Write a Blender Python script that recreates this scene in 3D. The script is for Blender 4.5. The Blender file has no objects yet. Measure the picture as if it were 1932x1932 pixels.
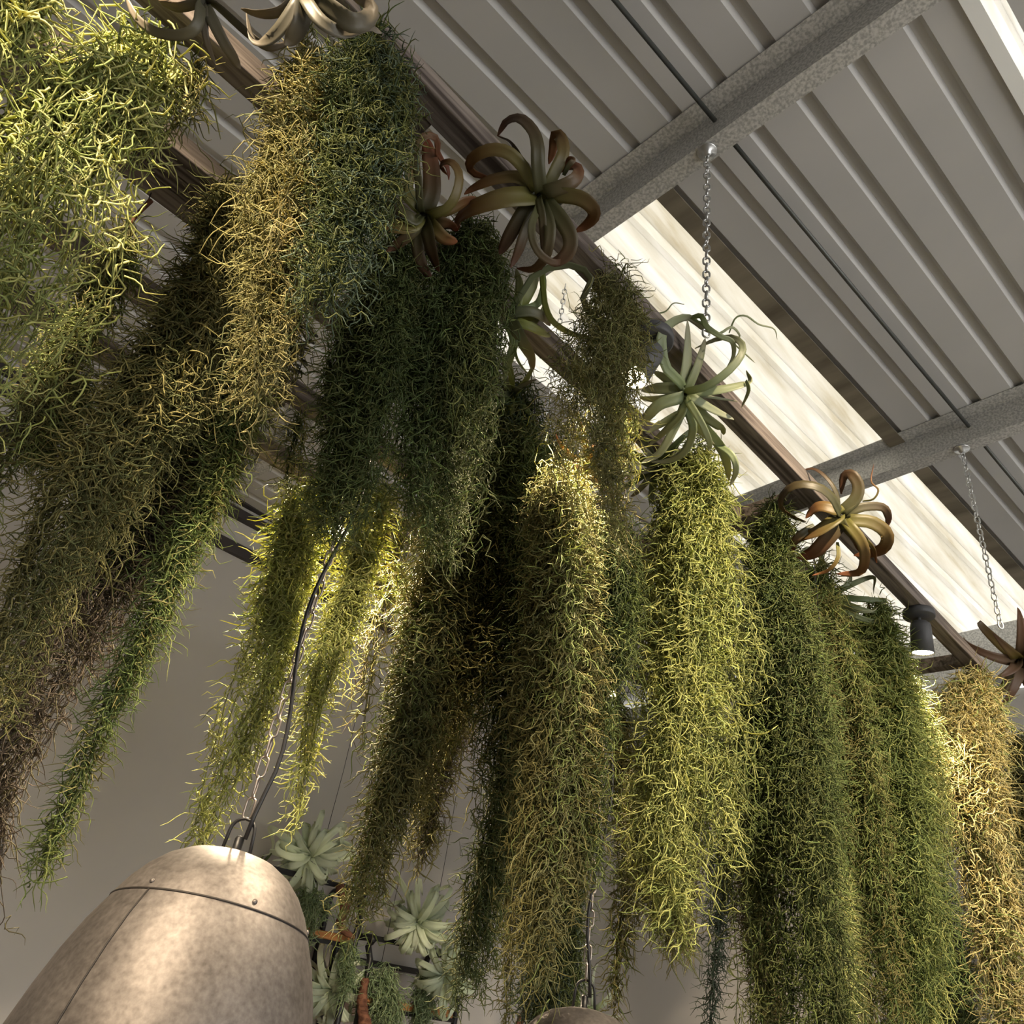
import bpy, math, random
import numpy as np

sc = bpy.context.scene
COL = sc.collection
PI = math.pi

# ------------------------------------------------------------------ camera
F = 1455.0                                   # focal length in pixels of the 1932 frame
W = np.array([[0.6827053, 0.4742679, 0.5558628],
              [-0.7172455, 0.2896846, 0.6337521],
              [0.1395434, -0.8313560, 0.5379357]])   # rows: world X, Y, Z in camera axes (right, down, forward)
EYE = np.array([0.0, 0.0, 1.55])
from mathutils import Matrix, Vector
cam = bpy.data.cameras.new('camera')
cam.sensor_width = 36.0
cam.lens = F / 1932 * 36.0
cam.clip_start = 0.02
camo = bpy.data.objects.new('camera', cam)
COL.objects.link(camo)
r_, u_, b_ = W @ [1, 0, 0], W @ [0, -1, 0], W @ [0, 0, -1]
camo.matrix_world = Matrix(((r_[0], u_[0], b_[0], EYE[0]), (r_[1], u_[1], b_[1], EYE[1]),
                            (r_[2], u_[2], b_[2], EYE[2]), (0, 0, 0, 1)))
sc.camera = camo

# ------------------------------------------------------------------ world and exposure
world = bpy.data.worlds.new('sky')
sc.world = world
world.use_nodes = True
bg = world.node_tree.nodes['Background']
bg.inputs[0].default_value = (1.0, 0.98, 0.94, 1)
bg.inputs[1].default_value = 3.8
sc.view_settings.view_transform = 'Standard'
sc.view_settings.look = 'None'
sc.view_settings.gamma = 1
sc.view_settings.exposure = 0.48
sc.view_settings.use_curve_mapping = False
cy = sc.cycles
cy.max_bounces = 6
cy.diffuse_bounces = 4
cy.use_adaptive_sampling = True
cy.adaptive_threshold = 0.03
cy.glossy_bounces = 3
cy.transmission_bounces = 4
cy.transparent_max_bounces = 6
cy.caustics_reflective = False
cy.caustics_refractive = False
cy.sample_clamp_indirect = 6.0
cy.use_denoising = True


# ------------------------------------------------------------------ ray helpers
def ray(x, y):
    d = W @ np.array([x - 966.0, y - 966.0, F])
    return d / np.linalg.norm(d)


def at_y(x, y, Y):
    d = ray(x, y)
    return EYE + d * (Y / d[1])


def at_z(x, y, z):
    d = ray(x, y)
    return EYE + d * ((z - EYE[2]) / d[2])


def depth(P):
    return float(W.T[2] @ (np.asarray(P) - EYE))


# ------------------------------------------------------------------ mesh helpers
def link_mesh(name, V, Fq, mat, parent=None, smooth=False, cols=None, local=True):
    V = np.asarray(V, dtype=np.float32).reshape(-1, 3)
    Fq = np.asarray(Fq, dtype=np.int32)
    me = bpy.data.meshes.new(name)
    n, k = Fq.shape
    me.vertices.add(len(V)); me.loops.add(n * k); me.polygons.add(n)
    me.vertices.foreach_set('co', V.ravel())
    me.loops.foreach_set('vertex_index', Fq.ravel())
    me.polygons.foreach_set('loop_start', np.arange(0, n * k, k, dtype=np.int32))
    me.polygons.foreach_set('loop_total', np.full(n, k, dtype=np.int32))
    if smooth:
        me.polygons.foreach_set('use_smooth', np.ones(n, dtype=bool))
    if cols is not None:
        a = me.color_attributes.new('tint', 'FLOAT_COLOR', 'POINT')
        c = np.ones((len(V), 4), dtype=np.float32); c[:, :3] = cols
        a.data.foreach_set('color', c.ravel())
    me.update(calc_edges=True)
    me.validate()
    if mat: me.materials.append(mat)
    o = bpy.data.objects.new(name, me)
    COL.objects.link(o)
    if parent is not None:
        o.parent = parent
    return o


def poly_mesh(name, V, faces, mat, parent=None, smooth=False):
    me = bpy.data.meshes.new(name)
    me.from_pydata([tuple(map(float, v)) for v in V], [], faces)
    if smooth:
        for p in me.polygons: p.use_smooth = True
    me.update()
    if mat: me.materials.append(mat)
    o = bpy.data.objects.new(name, me)
    COL.objects.link(o)
    if parent is not None: o.parent = parent
    return o


def empty(name, loc, label=None, cat=None, group=None, rz=0):
    o = bpy.data.objects.new(name, None)
    COL.objects.link(o)
    o.location = tuple(map(float, loc)); o.rotation_euler = (0, 0, rz)
    o.empty_display_size = 0.05
    tag(o, label, cat, group)
    return o


def tag(o, label=None, cat=None, group=None, kind=None):
    if label: o['label'] = label
    if cat: o['category'] = cat
    if group: o['group'] = group
    if kind: o['kind'] = kind
    return o


BOXF = [(0, 3, 2, 1), (4, 5, 6, 7), (0, 1, 5, 4), (1, 2, 6, 5), (2, 3, 7, 6), (3, 0, 4, 7)]


def box_verts(lo, hi, bev=0.0):
    x0, y0, z0 = lo; x1, y1, z1 = hi
    return [(x0, y0, z0), (x1, y0, z0), (x1, y1, z0), (x0, y1, z0), (x0, y0, z1), (x1, y0, z1), (x1, y1, z1), (x0, y1, z1)]


def box(name, lo, hi, mat, parent=None, bevel=0.0):
    """axis box, object origin at its centre"""
    c = [(a + b) / 2 for a, b in zip(lo, hi)]
    V = [(v[0] - c[0], v[1] - c[1], v[2] - c[2]) for v in box_verts(lo, hi)]
    o = poly_mesh(name, V, BOXF, mat, parent)
    o.location = c
    if parent is not None:
        pl = parent.location
        o.location = (c[0] - pl[0], c[1] - pl[1], c[2] - pl[2])
    if bevel:
        m = o.modifiers.new('bevel', 'BEVEL'); m.width = bevel; m.segments = 2
    return o


def tube_arrays(P, R, ns=8, closed=False, caps=True):
    P = np.asarray(P, float); n = len(P)
    R = np.full(n, R) if np.isscalar(R) else np.asarray(R, float)
    T = np.roll(P, -1, 0) - np.roll(P, 1, 0) if closed else np.gradient(P, axis=0)
    T /= np.linalg.norm(T, axis=1)[:, None] + 1e-12
    ref = np.array([0, 0, 1.0]) if abs(T[0][2]) < .9 else np.array([1.0, 0, 0])
    V = []; U = np.cross(T[0], ref); U /= np.linalg.norm(U)
    for i in range(n):
        U = U - T[i] * (U @ T[i]); U /= np.linalg.norm(U) + 1e-12
        B = np.cross(T[i], U)
        for k in range(ns):
            a = 2 * PI * k / ns
            V.append(P[i] + R[i] * (math.cos(a) * U + math.sin(a) * B))
    faces = []
    m = n if closed else n - 1
    for i in range(m):
        j = (i + 1) % n
        for k in range(ns):
            l = (k + 1) % ns
            faces.append((i * ns + k, i * ns + l, j * ns + l, j * ns + k))
    if caps and not closed:
        faces.append(tuple(range(ns))[::-1]); faces.append(tuple((n - 1) * ns + k for k in range(ns)))
    return V, faces


def tube(name, P, R, mat, parent=None, ns=8, closed=False, origin=None):
    P = np.asarray(P, float)
    if parent is not None:
        P = P - np.array(parent.location)
        o_ = None
    V, faces = tube_arrays(P, R, ns, closed)
    return poly_mesh(name, V, faces, mat, parent, smooth=True)


def lathe(name, prof, mat, parent=None, ns=48, loc=(0, 0, 0), rot=None):
    """prof: list of (r, z)"""
    V = []; faces = []
    for r, z in prof:
        for k in range(ns):
            a = 2 * PI * k / ns
            V.append((r * math.cos(a), r * math.sin(a), z))
    for i in range(len(prof) - 1):
        for k in range(ns):
            l = (k + 1) % ns
            faces.append((i * ns + k, i * ns + l, (i + 1) * ns + l, (i + 1) * ns + k))
    o = poly_mesh(name, V, faces, mat, parent, smooth=True)
    o.location = loc
    if rot: o.rotation_euler = rot
    return o


# ------------------------------------------------------------------ materials
def new_mat(name):
    m = bpy.data.materials.new(name); m.use_nodes = True
    nt = m.node_tree
    return m, nt, nt.nodes['Principled BSDF'], nt.nodes['Material Output']


def noise_mat(name, c1, c2, scale=(5, 5, 5), rough=0.7, metallic=0.0, detail=6, bump=0.0, bscale=None, lo=.35, hi=.65, spec=.3, obj=True):
    m, nt, bs, out = new_mat(name)
    tc = nt.nodes.new('ShaderNodeTexCoord'); mp = nt.nodes.new('ShaderNodeMapping')
    mp.inputs['Scale'].default_value = scale
    nt.links.new(tc.outputs['Object'], mp.inputs[0])
    nz = nt.nodes.new('ShaderNodeTexNoise'); nz.inputs['Scale'].default_value = 1.0; nz.inputs['Detail'].default_value = detail
    nt.links.new(mp.outputs[0], nz.inputs[0])
    cr = nt.nodes.new('ShaderNodeValToRGB')
    cr.color_ramp.elements[0].position = lo; cr.color_ramp.elements[0].color = (*c1, 1)
    cr.color_ramp.elements[1].position = hi; cr.color_ramp.elements[1].color = (*c2, 1)
    nt.links.new(nz.outputs[0], cr.inputs[0]); nt.links.new(cr.outputs[0], bs.inputs['Base Color'])
    bs.inputs['Roughness'].default_value = rough; bs.inputs['Metallic'].default_value = metallic
    bs.inputs['Specular IOR Level'].default_value = spec
    if bump:
        bp = nt.nodes.new('ShaderNodeBump'); bp.inputs['Strength'].default_value = bump; bp.inputs['Distance'].default_value = .01
        nt.links.new(nz.outputs[0], bp.inputs['Height']); nt.links.new(bp.outputs[0], bs.inputs['Normal'])
    return m


def plain(name, c, rough=.5, metallic=0.0, spec=.4):
    m, nt, bs, out = new_mat(name)
    bs.inputs['Base Color'].default_value = (*c, 1); bs.inputs['Roughness'].default_value = rough
    bs.inputs['Metallic'].default_value = metallic; bs.inputs['Specular IOR Level'].default_value = spec
    return m


M_wall = noise_mat('wall_paint', (.47, .45, .43), (.51, .49, .465), (1.2, 1.2, 1.2), .85, spec=.15)
M_floor = noise_mat('concrete', (.20, .19, .18), (.30, .29, .27), (2, 2, 2), .7)
M_roof = noise_mat('painted_steel_sheet', (.42, .42, .415), (.47, .465, .455), (1.5, .6, 1), .55, spec=.3)
M_galv = noise_mat('galvanised_steel', (.34, .34, .33), (.56, .56, .54), (110, 110, 110), .5, .3, detail=3, lo=.38, hi=.62)
M_rod = plain('dark_steel', (.10, .105, .10), .5, .6)
M_web = plain('shaded_galvanised', (.16, .16, .16), .55, .3)
M_trim = plain('dark_brown_steel', (.035, .028, .026), .5)
M_black = plain('black_metal', (.012, .012, .013), .4)
M_cable = plain('black_cable', (.008, .008, .009), .45)
M_zinc = plain('zinc_chain', (.55, .56, .56), .28, .9)
M_bronze = plain('dark_chain', (.30, .26, .23), .35, .9)
M_brownflash = noise_mat('stained_flashing', (.10, .085, .06), (.22, .19, .14), (8, 1, 8), .7)
M_spotbody = plain('spotlight_grey', (.055, .055, .060), .55)


def wood_mat(name, c1, c2):
    m, nt, bs, out = new_mat(name)
    tc = nt.nodes.new('ShaderNodeTexCoord'); mp = nt.nodes.new('ShaderNodeMapping')
    mp.inputs['Scale'].default_value = (2.5, 55, 55)
    nt.links.new(tc.outputs['Object'], mp.inputs[0])
    nz = nt.nodes.new('ShaderNodeTexNoise'); nz.inputs['Scale'].default_value = 1; nz.inputs['Detail'].default_value = 8
    nz.inputs['Distortion'].default_value = .6
    nt.links.new(mp.outputs[0], nz.inputs[0])
    cr = nt.nodes.new('ShaderNodeValToRGB')
    cr.color_ramp.elements[0].position = .35; cr.color_ramp.elements[0].color = (*c1, 1)
    cr.color_ramp.elements[1].position = .65; cr.color_ramp.elements[1].color = (*c2, 1)
    nt.links.new(nz.outputs[0], cr.inputs[0]); nt.links.new(cr.outputs[0], bs.inputs['Base Color'])
    bp = nt.nodes.new('ShaderNodeBump'); bp.inputs['Strength'].default_value = .5; bp.inputs['Distance'].default_value = .004
    nt.links.new(nz.outputs[0], bp.inputs['Height']); nt.links.new(bp.outputs[0], bs.inputs['Normal'])
    bs.inputs['Roughness'].default_value = .8; bs.inputs['Specular IOR Level'].default_value = .2
    return m


M_wood = wood_mat('weathered_timber', (.045, .035, .030), (.19, .16, .14))
M_shelfwood = wood_mat('orange_timber', (.30, .12, .04), (.55, .26, .10))
M_bark = wood_mat('brown_bark', (.07, .03, .018), (.22, .10, .06))

# translucent skylight sheet: daylight scatters through, streaks of dirt along the sheet
M_sky, nt, bs, out = new_mat('translucent_skylight')
tc = nt.nodes.new('ShaderNodeTexCoord'); mp = nt.nodes.new('ShaderNodeMapping')
mp.inputs['Scale'].default_value = (.9, 9, 1)
nt.links.new(tc.outputs['Object'], mp.inputs[0])
nz = nt.nodes.new('ShaderNodeTexNoise'); nz.inputs['Scale'].default_value = 1; nz.inputs['Detail'].default_value = 9; nz.inputs['Roughness'].default_value = .65
nt.links.new(mp.outputs[0], nz.inputs[0])
cr = nt.nodes.new('ShaderNodeValToRGB')
cr.color_ramp.elements[0].position = .26; cr.color_ramp.elements[0].color = (.38, .335, .25, 1)
cr.color_ramp.elements[1].position = .62; cr.color_ramp.elements[1].color = (.60, .59, .565, 1)
e = cr.color_ramp.elements.new(.42); e.color = (.50, .48, .43, 1)
nt.links.new(nz.outputs[0], cr.inputs[0])
tr = nt.nodes.new('ShaderNodeBsdfTranslucent'); df = nt.nodes.new('ShaderNodeBsdfDiffuse')
nt.links.new(cr.outputs[0], tr.inputs[0]); nt.links.new(cr.outputs[0], df.inputs[0])
mx = nt.nodes.new('ShaderNodeMixShader'); mx.inputs[0].default_value = .18
nt.links.new(tr.outputs[0], mx.inputs[1]); nt.links.new(df.outputs[0], mx.inputs[2]); nt.links.new(mx.outputs[0], out.inputs[0])


def tint_mat(name, translucency, rough=.55, spec=.25, gain=1.0, tgain=1.0):
    m, nt, bs, out = new_mat(name)
    at = nt.nodes.new('ShaderNodeAttribute'); at.attribute_name = 'tint'
    g = nt.nodes.new('ShaderNodeVectorMath'); g.operation = 'SCALE'; g.inputs[3].default_value = gain
    nt.links.new(at.outputs['Color'], g.inputs[0])
    nt.links.new(g.outputs[0], bs.inputs['Base Color'])
    bs.inputs['Roughness'].default_value = rough; bs.inputs['Specular IOR Level'].default_value = spec
    t = nt.nodes.new('ShaderNodeBsdfTranslucent')
    g2 = nt.nodes.new('ShaderNodeVectorMath'); g2.operation = 'MULTIPLY'; g2.inputs[1].default_value = (1.25 * tgain, 1.2 * tgain, .6 * tgain)
    nt.links.new(at.outputs['Color'], g2.inputs[0]); nt.links.new(g2.outputs[0], t.inputs[0])
    mx = nt.nodes.new('ShaderNodeMixShader'); mx.inputs[0].default_value = translucency
    nt.links.new(bs.outputs[0], mx.inputs[1]); nt.links.new(t.outputs[0], mx.inputs[2]); nt.links.new(mx.outputs[0], out.inputs[0])
    return m


M_moss = tint_mat('moss_tendril', .34, .65, .15, gain=1.25, tgain=1.2)
M_leaf = tint_mat('air_plant_leaf', .22, .45, .35, tgain=1.3)


def lamp_metal():
    m, nt, bs, out = new_mat('worn_lamp_metal')
    tc = nt.nodes.new('ShaderNodeTexCoord')
    n1 = nt.nodes.new('ShaderNodeTexNoise'); n1.inputs['Scale'].default_value = 15; n1.inputs['Detail'].default_value = 10; n1.inputs['Roughness'].default_value = .7
    n2 = nt.nodes.new('ShaderNodeTexNoise'); n2.inputs['Scale'].default_value = 130; n2.inputs['Detail'].default_value = 6
    n3 = nt.nodes.new('ShaderNodeTexNoise'); n3.inputs['Scale'].default_value = 16; n3.inputs['Detail'].default_value = 2
    for n in (n1, n2, n3): nt.links.new(tc.outputs['Object'], n.inputs[0])
    cr = nt.nodes.new('ShaderNodeValToRGB')
    cr.color_ramp.elements[0].position = .30; cr.color_ramp.elements[0].color = (.085, .075, .07, 1)
    cr.color_ramp.elements[1].position = .70; cr.color_ramp.elements[1].color = (.22, .20, .19, 1)
    mm = nt.nodes.new('ShaderNodeMath'); mm.operation = 'MULTIPLY_ADD'; mm.inputs[1].default_value = .5
    m2 = nt.nodes.new('ShaderNodeMath'); m2.operation = 'MULTIPLY'; m2.inputs[1].default_value = .5
    nt.links.new(n2.outputs[0], m2.inputs[0]); nt.links.new(n1.outputs[0], mm.inputs[0]); nt.links.new(m2.outputs[0], mm.inputs[2])
    nt.links.new(mm.outputs[0], cr.inputs[0]); nt.links.new(cr.outputs[0], bs.inputs['Base Color'])
    bs.inputs['Metallic'].default_value = .85
    mr = nt.nodes.new('ShaderNodeMapRange'); mr.inputs['To Min'].default_value = .46; mr.inputs['To Max'].default_value = .66
    nt.links.new(n1.outputs[0], mr.inputs[0]); nt.links.new(mr.outputs[0], bs.inputs['Roughness'])
    bp = nt.nodes.new('ShaderNodeBump'); bp.inputs['Strength'].default_value = .22; bp.inputs['Distance'].default_value = .01
    nt.links.new(n3.outputs[0], bp.inputs['Height']); nt.links.new(bp.outputs[0], bs.inputs['Normal'])
    return m


M_lamp = lamp_metal()
M_seam = plain('dark_seam_metal', (.03, .026, .024), .6, .5)  # dark metal of the cap and shade seams


def emit_mat(name, c, s):
    m, nt, bs, out = new_mat(name)
    bs.inputs['Base Color'].default_value = (0, 0, 0, 1)
    bs.inputs['Emission Color'].default_value = (*c, 1); bs.inputs['Emission Strength'].default_value = s
    return m


M_bulb = emit_mat('lit_lens', (1.0, .80, .52), 40)

# ------------------------------------------------------------------ the room
ZR = 1.55 + 2.655                            # roof plane height over the origin
def roof_pt(u, v, dz=0.0):
    X = v; Y = u - .085 * v
    return (X, Y, ZR - .0633 * X - .062 * Y + dz)

YW = 4.10
XE = 4.83
floor = box('floor', (-6, -6, -.1), (7.5, YW + .2, 0), M_floor); tag(floor, kind='structure')
wl = box('wall_left', (-6, YW, 0), (XE + .3, YW + .15, 1.55 + 1.98 + .9), M_wall); tag(wl, kind='structure')
wf = box('wall_far', (XE, -6, 0), (XE + .15, YW, 3.46), M_wall); tag(wf, kind='structure')
wr = poly_mesh('wall_right', *(lambda b: b)((
    [v for q in [((-6, -6.15, 0), (-1.2, -6, 4.6)), ((4.6, -6.15, 0), (XE, -6, 4.6)), ((-1.2, -6.15, 3.7), (4.6, -6, 4.6))] for v in box_verts(*q)],
    [tuple(i + 8 * k for i in f) for k in range(3) for f in BOXF])), M_wall); tag(wr, kind='structure')
wb = box('wall_back', (-6.15, -6, 0), (-6, YW, 4.8), M_wall); tag(wb, kind='structure')
t1 = box('trim_1', (-6, YW - .035, 1.55 + 1.985), (XE, YW, 1.55 + 2.055), M_trim); tag(t1, kind='structure')
t2 = box('trim_2', (-6, YW - .05, 1.55 + 2.20), (XE, YW, 1.55 + 2.255), M_trim); tag(t2, kind='structure')
M_wall2 = M_wall
t3 = box('trim_3', (-6, YW - .045, 1.55 + 2.30), (XE, YW, 1.55 + 2.34), M_trim); tag(t3, kind='structure')

# corrugated ceiling: every sheet is a part, ribs pressed upwards
ceil = empty('ceiling', (0, 0, 0)); ceil['kind'] = 'structure'
PITCH = .165
V0, V1 = -6.0, 4.87


def sheet_profile(u0, n, depth_=.021, pan=.112, side=.013):
    """points (u, dz) of n ribs starting at u0: pan then rib; far side wall ends at u0+k*PITCH"""
    pts = []
    for k in range(n):
        a = u0 + k * PITCH
        pts += [(a, 0), (a + pan, 0), (a + pan + side, depth_), (a + PITCH - side, depth_)]
    pts.append((u0 + n * PITCH, 0))
    return pts


def roof_sheet(name, u0, n, mat, v0=V0, v1=V1, dz=0.0, th=.0015):
    pts = sheet_profile(u0, n)
    V = []
    for lay in (0, th):
        for v in (v0, v1):
            for u, h in pts: V.append(roof_pt(u, v, h + dz + lay))
    m = len(pts); faces = []
    for i in range(m - 1):
        faces.append((i, i + 1, m + i + 1, m + i))
        faces.append((2 * m + i, 3 * m + i, 3 * m + i + 1, 2 * m + i + 1))
        faces.append((i, 2 * m + i, 2 * m + i + 1, i + 1)); faces.append((m + i, m + i + 1, 3 * m + i + 1, 3 * m + i))
    faces += [(0, m, 3 * m, 2 * m), (m - 1, 3 * m - 1, 4 * m - 1, 2 * m - 1)]
    c = np.mean(V, axis=0)
    o = poly_mesh(name, [np.array(q) - c for q in V], faces, mat, ceil)
    o.location = c
    return o


U0 = .976 - 5 * PITCH          # phase so that rib edges land at .976 + k * PITCH
# opaque sheets on the left slope side, between skylights, and on the far right
VS = 1.27                      # the skylight sheets begin at the first purlin
for k in range(-14, 9):
    ua = U0 + 3 * k * PITCH
    roof_sheet('roof_sheet', ua, 3, M_roof, v1=VS + .05, dz=.0045)
    sky_here = k in (2, 3, -2, -1)
    roof_sheet('skylight_sheet' if sky_here else 'roof_sheet', ua, 3, M_sky if sky_here else M_roof, v0=VS)
# stained strips and white edge strips beside the skylights


def roof_strip(name, ua, ub, za, zb, mat, v0=V0, v1=V1):
    P = [roof_pt(ua, v0, za), roof_pt(ub, v0, za), roof_pt(ub, v1, za), roof_pt(ua, v1, za),
         roof_pt(ua, v0, zb), roof_pt(ub, v0, zb), roof_pt(ub, v1, zb), roof_pt(ua, v1, zb)]
    c = np.mean(P, axis=0)
    o = poly_mesh(name, [np.array(q) - c for q in P], BOXF, mat, ceil); o.location = c
    return o


roof_strip('flashing', 1.105, 1.172, -.010, -.004, M_brownflash, v0=VS)
M_white = plain('white_steel_strip', (.78, .79, .77), .5)
roof_strip('flashing', .135, .176, -.012, -.004, M_white)
roof_strip('flashing', .045, .085, -.012, -.004, M_roof)


# steel purlins (Z sections) under the sheets
def purlin(vx, label, u0=-5.8, u1=4.12, flange=.066, hgt=.13):
    t = empty('steel_purlin', roof_pt(0, vx, -hgt), label, 'purlin')
    L = np.array(t.location)
    def seg(name, v0, v1, z0, z1):
        P = []
        for z in (z0, z1):
            for (u, v) in ((u0, v0), (u0, v1), (u1, v1), (u1, v0)):
                P.append(np.array(roof_pt(u, v, z)) - L)
        return poly_mesh(name, P, BOXF, M_galv, t)
    seg('web', vx, vx + .004, -hgt + .003, -.003)
    seg('bottom_flange', vx, vx + flange, -hgt, -hgt + .003)
    seg('lip', vx + flange - .003, vx + flange, -hgt + .003, -hgt + .018)
    seg('top_flange', vx - flange, vx + .004, -.006, -.003)
    return t


purlin(1.232, 'nearer galvanised steel purlin under the roof, with the nearest chain fixed to it')
purlin(3.02, 'farther galvanised steel purlin crossing the skylight, with the right chain fixed to it')
eb = empty('eaves_beam', (4.78, 1.0, ZR - .5), 'galvanised steel beam under the far edge of the roof sheets', 'beam')
poly_mesh('web', [np.array(p) - np.array(eb.location) for p in
          [roof_pt(-5, 4.70, -.36), roof_pt(4.4, 4.70, -.36), roof_pt(4.4, 4.73, -.36), roof_pt(-5, 4.73, -.36),
           roof_pt(-5, 4.70, -.045), roof_pt(4.4, 4.70, -.045), roof_pt(4.4, 4.73, -.045), roof_pt(-5, 4.73, -.045)]], BOXF, M_galv, eb)
poly_mesh('flange', [np.array(p) - np.array(eb.location) for p in
          [roof_pt(-5, 4.66, -.37), roof_pt(4.4, 4.66, -.37), roof_pt(4.4, 4.80, -.37), roof_pt(-5, 4.80, -.37),
           roof_pt(-5, 4.66, -.36), roof_pt(4.4, 4.66, -.36), roof_pt(4.4, 4.80, -.36), roof_pt(-5, 4.80, -.36)]], BOXF, M_galv, eb)

# thin bracing rods along the roof
for i, (uu, lab, va, vb) in enumerate([(.845, 'thin dark steel rod under the roof above the first purlin', -4, 1.23),
                                   (.845, 'thin dark steel rod running from the first purlin to the second', 1.30, 3.02),
                                   (.845, 'thin dark steel rod running beyond the second purlin', 3.09, 4.7)]):
    a, b = np.array(roof_pt(uu, va, -.055)), np.array(roof_pt(uu, vb, -.055))
    t = tube('bracing_rod', [a - a, (b - a) * .5 + [0, 0, -.004], b - a], .008, M_rod, None, 8)
    t.location = a
    tag(t, lab, 'rod')

# ------------------------------------------------------------------ hanging timber frame
HZ = 1.55 + 1.5
frame = empty('timber_frame', (1.2, 1.5, HZ), 'large weathered timber ladder frame hanging under the roof, moss hung all over it', 'timber frame')
rails = [(.842, .90, -1.6, 3.62), (1.11, 1.165, -1.6, 3.5), (1.40, 1.462, -1.6, .24), (1.465, 1.512, -1.6, .26), (1.515, 1.575, -1.6, 3.5),
         (1.90, 1.962, -1.6, 3.5), (2.25, 2.315, -1.6, 3.5)]
for y0, y1, x0, x1 in rails:
    box('rail', (x0, y0, HZ), (x1, y1, HZ + .058), M_wood, frame, .003)
for x0, ya, yb in ((.34, .90, 1.11), (.34, 1.165, 1.515), (2.0, .90, 1.11), (2.0, 1.165, 1.515), (-1.3, .90, 1.11), (-1.3, 1.165, 1.40),
                   (3.45, .90, 1.11), (3.45, 1.165, 1.515), (.34, 1.575, 1.90), (.34, 1.962, 2.25), (3.44, 1.575, 1.90), (3.44, 1.962, 2.25), (2.0, 1.575, 1.90), (2.0, 1.962, 2.25)):
    p = box('crosspiece', (x0, ya + .001, HZ + .003), (x0 + .055, yb - .001, HZ + .052), M_wood, frame, .003)

# ------------------------------------------------------------------ chains


def link_mesh_data(name, ln, wd, r, mat):
    """stadium link in the XZ plane, length along Z"""
    P = []
    R = wd / 2 - r; H = ln / 2 - wd / 2
    for k in range(6): a = PI * k / 5; P.append((R * math.cos(a), 0, H + R * math.sin(a)))
    for k in range(6): a = PI + PI * k / 5; P.append((R * math.cos(a), 0, -H + R * math.sin(a)))
    V, faces = tube_arrays(P, r, 6, closed=True)
    me = bpy.data.meshes.new(name)
    me.from_pydata([tuple(map(float, v)) for v in V], [], faces)
    for p in me.polygons: p.use_smooth = True
    me.materials.append(mat)
    return me


def hang_chain(parent, top, bot, ln, wd, r, mat):
    top, bot = np.array(top, float), np.array(bot, float)
    me = link_mesh_data('chain_link', ln, wd, r, mat)
    pitch = ln - 2.3 * r
    L = np.linalg.norm(top - bot); n = max(2, int(round(L / pitch)))
    d = (bot - top) / n
    q = Vector(tuple(-d)).to_track_quat('Z', 'Y')
    for i in range(n):
        o = bpy.data.objects.new('chain_link', me); COL.objects.link(o); o.parent = parent
        c = top + d * (i + .5) - np.array(parent.location)
        o.location = tuple(map(float, c))
        o.rotation_mode = 'QUATERNION'
        o.rotation_quaternion = q @ Vector((0, 0, 1)).rotation_difference(Vector((0, 0, 1))) @ Matrix.Rotation((.5 + (i % 2)) * PI / 2 + .1 * math.sin(i), 4, 'Z').to_quaternion()


CH = [((1334, 292), 1.262, 'zinc chain hanging from the first purlin in front of the skylight', (0, 0)),
      ((1815, 850), 3.05, 'zinc chain hanging from the second purlin at the right', (0, 0))]
for (px, vx, lab, _) in CH:
    d = ray(*px); k = (vx) / d[0]; P = EYE + d * k
    u_here = P[1] + .085 * P[0]
    P[2] = roof_pt(u_here, vx, -.13)[2]
    t = empty('suspension_chain', P, lab, 'chain')
    lathe('ceiling_plate', [(0.0, 0), (.030, 0), (.032, -.003), (.030, -.006), (.014, -.008), (.012, -.02), (0.0, -.022)], M_zinc, t, 24)
    tube('eye_ring', [P + [0, .008 * math.cos(a), -.028 + .008 * math.sin(a)] for a in np.linspace(0, 2 * PI, 12)[:-1]], .0022, M_zinc, t, 6, True)
    hang_chain(t, P - [0, 0, .032], (P[0], P[1], HZ + .05 if vx < 2 else HZ - .06), .036, .024, .0030, M_zinc)
# chains farther back behind the moss
for (px, Y, zt, lab) in (((1072, 505), 1.54, .50, 'zinc chain behind the curly air plant, seen against the skylight'),
                         ((822, 830), 2.28, .55, 'zinc chain behind the dark green moss near the middle')):
    P = at_z(px[0], px[1], HZ + .3)
    P = at_y(px[0], px[1], Y)
    top = np.array([P[0], P[1], roof_pt(P[1] + .085 * P[0], P[0], -.02)[2]])
    t = empty('suspension_chain', top, lab, 'chain')
    hang_chain(t, top, (P[0], Y, HZ + .05), .034, .021, .0026, M_zinc)

# ------------------------------------------------------------------ spotlights


def aim_quat(d):
    return Vector(tuple(map(float, d))).to_track_quat('-Z', 'Y')


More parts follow.
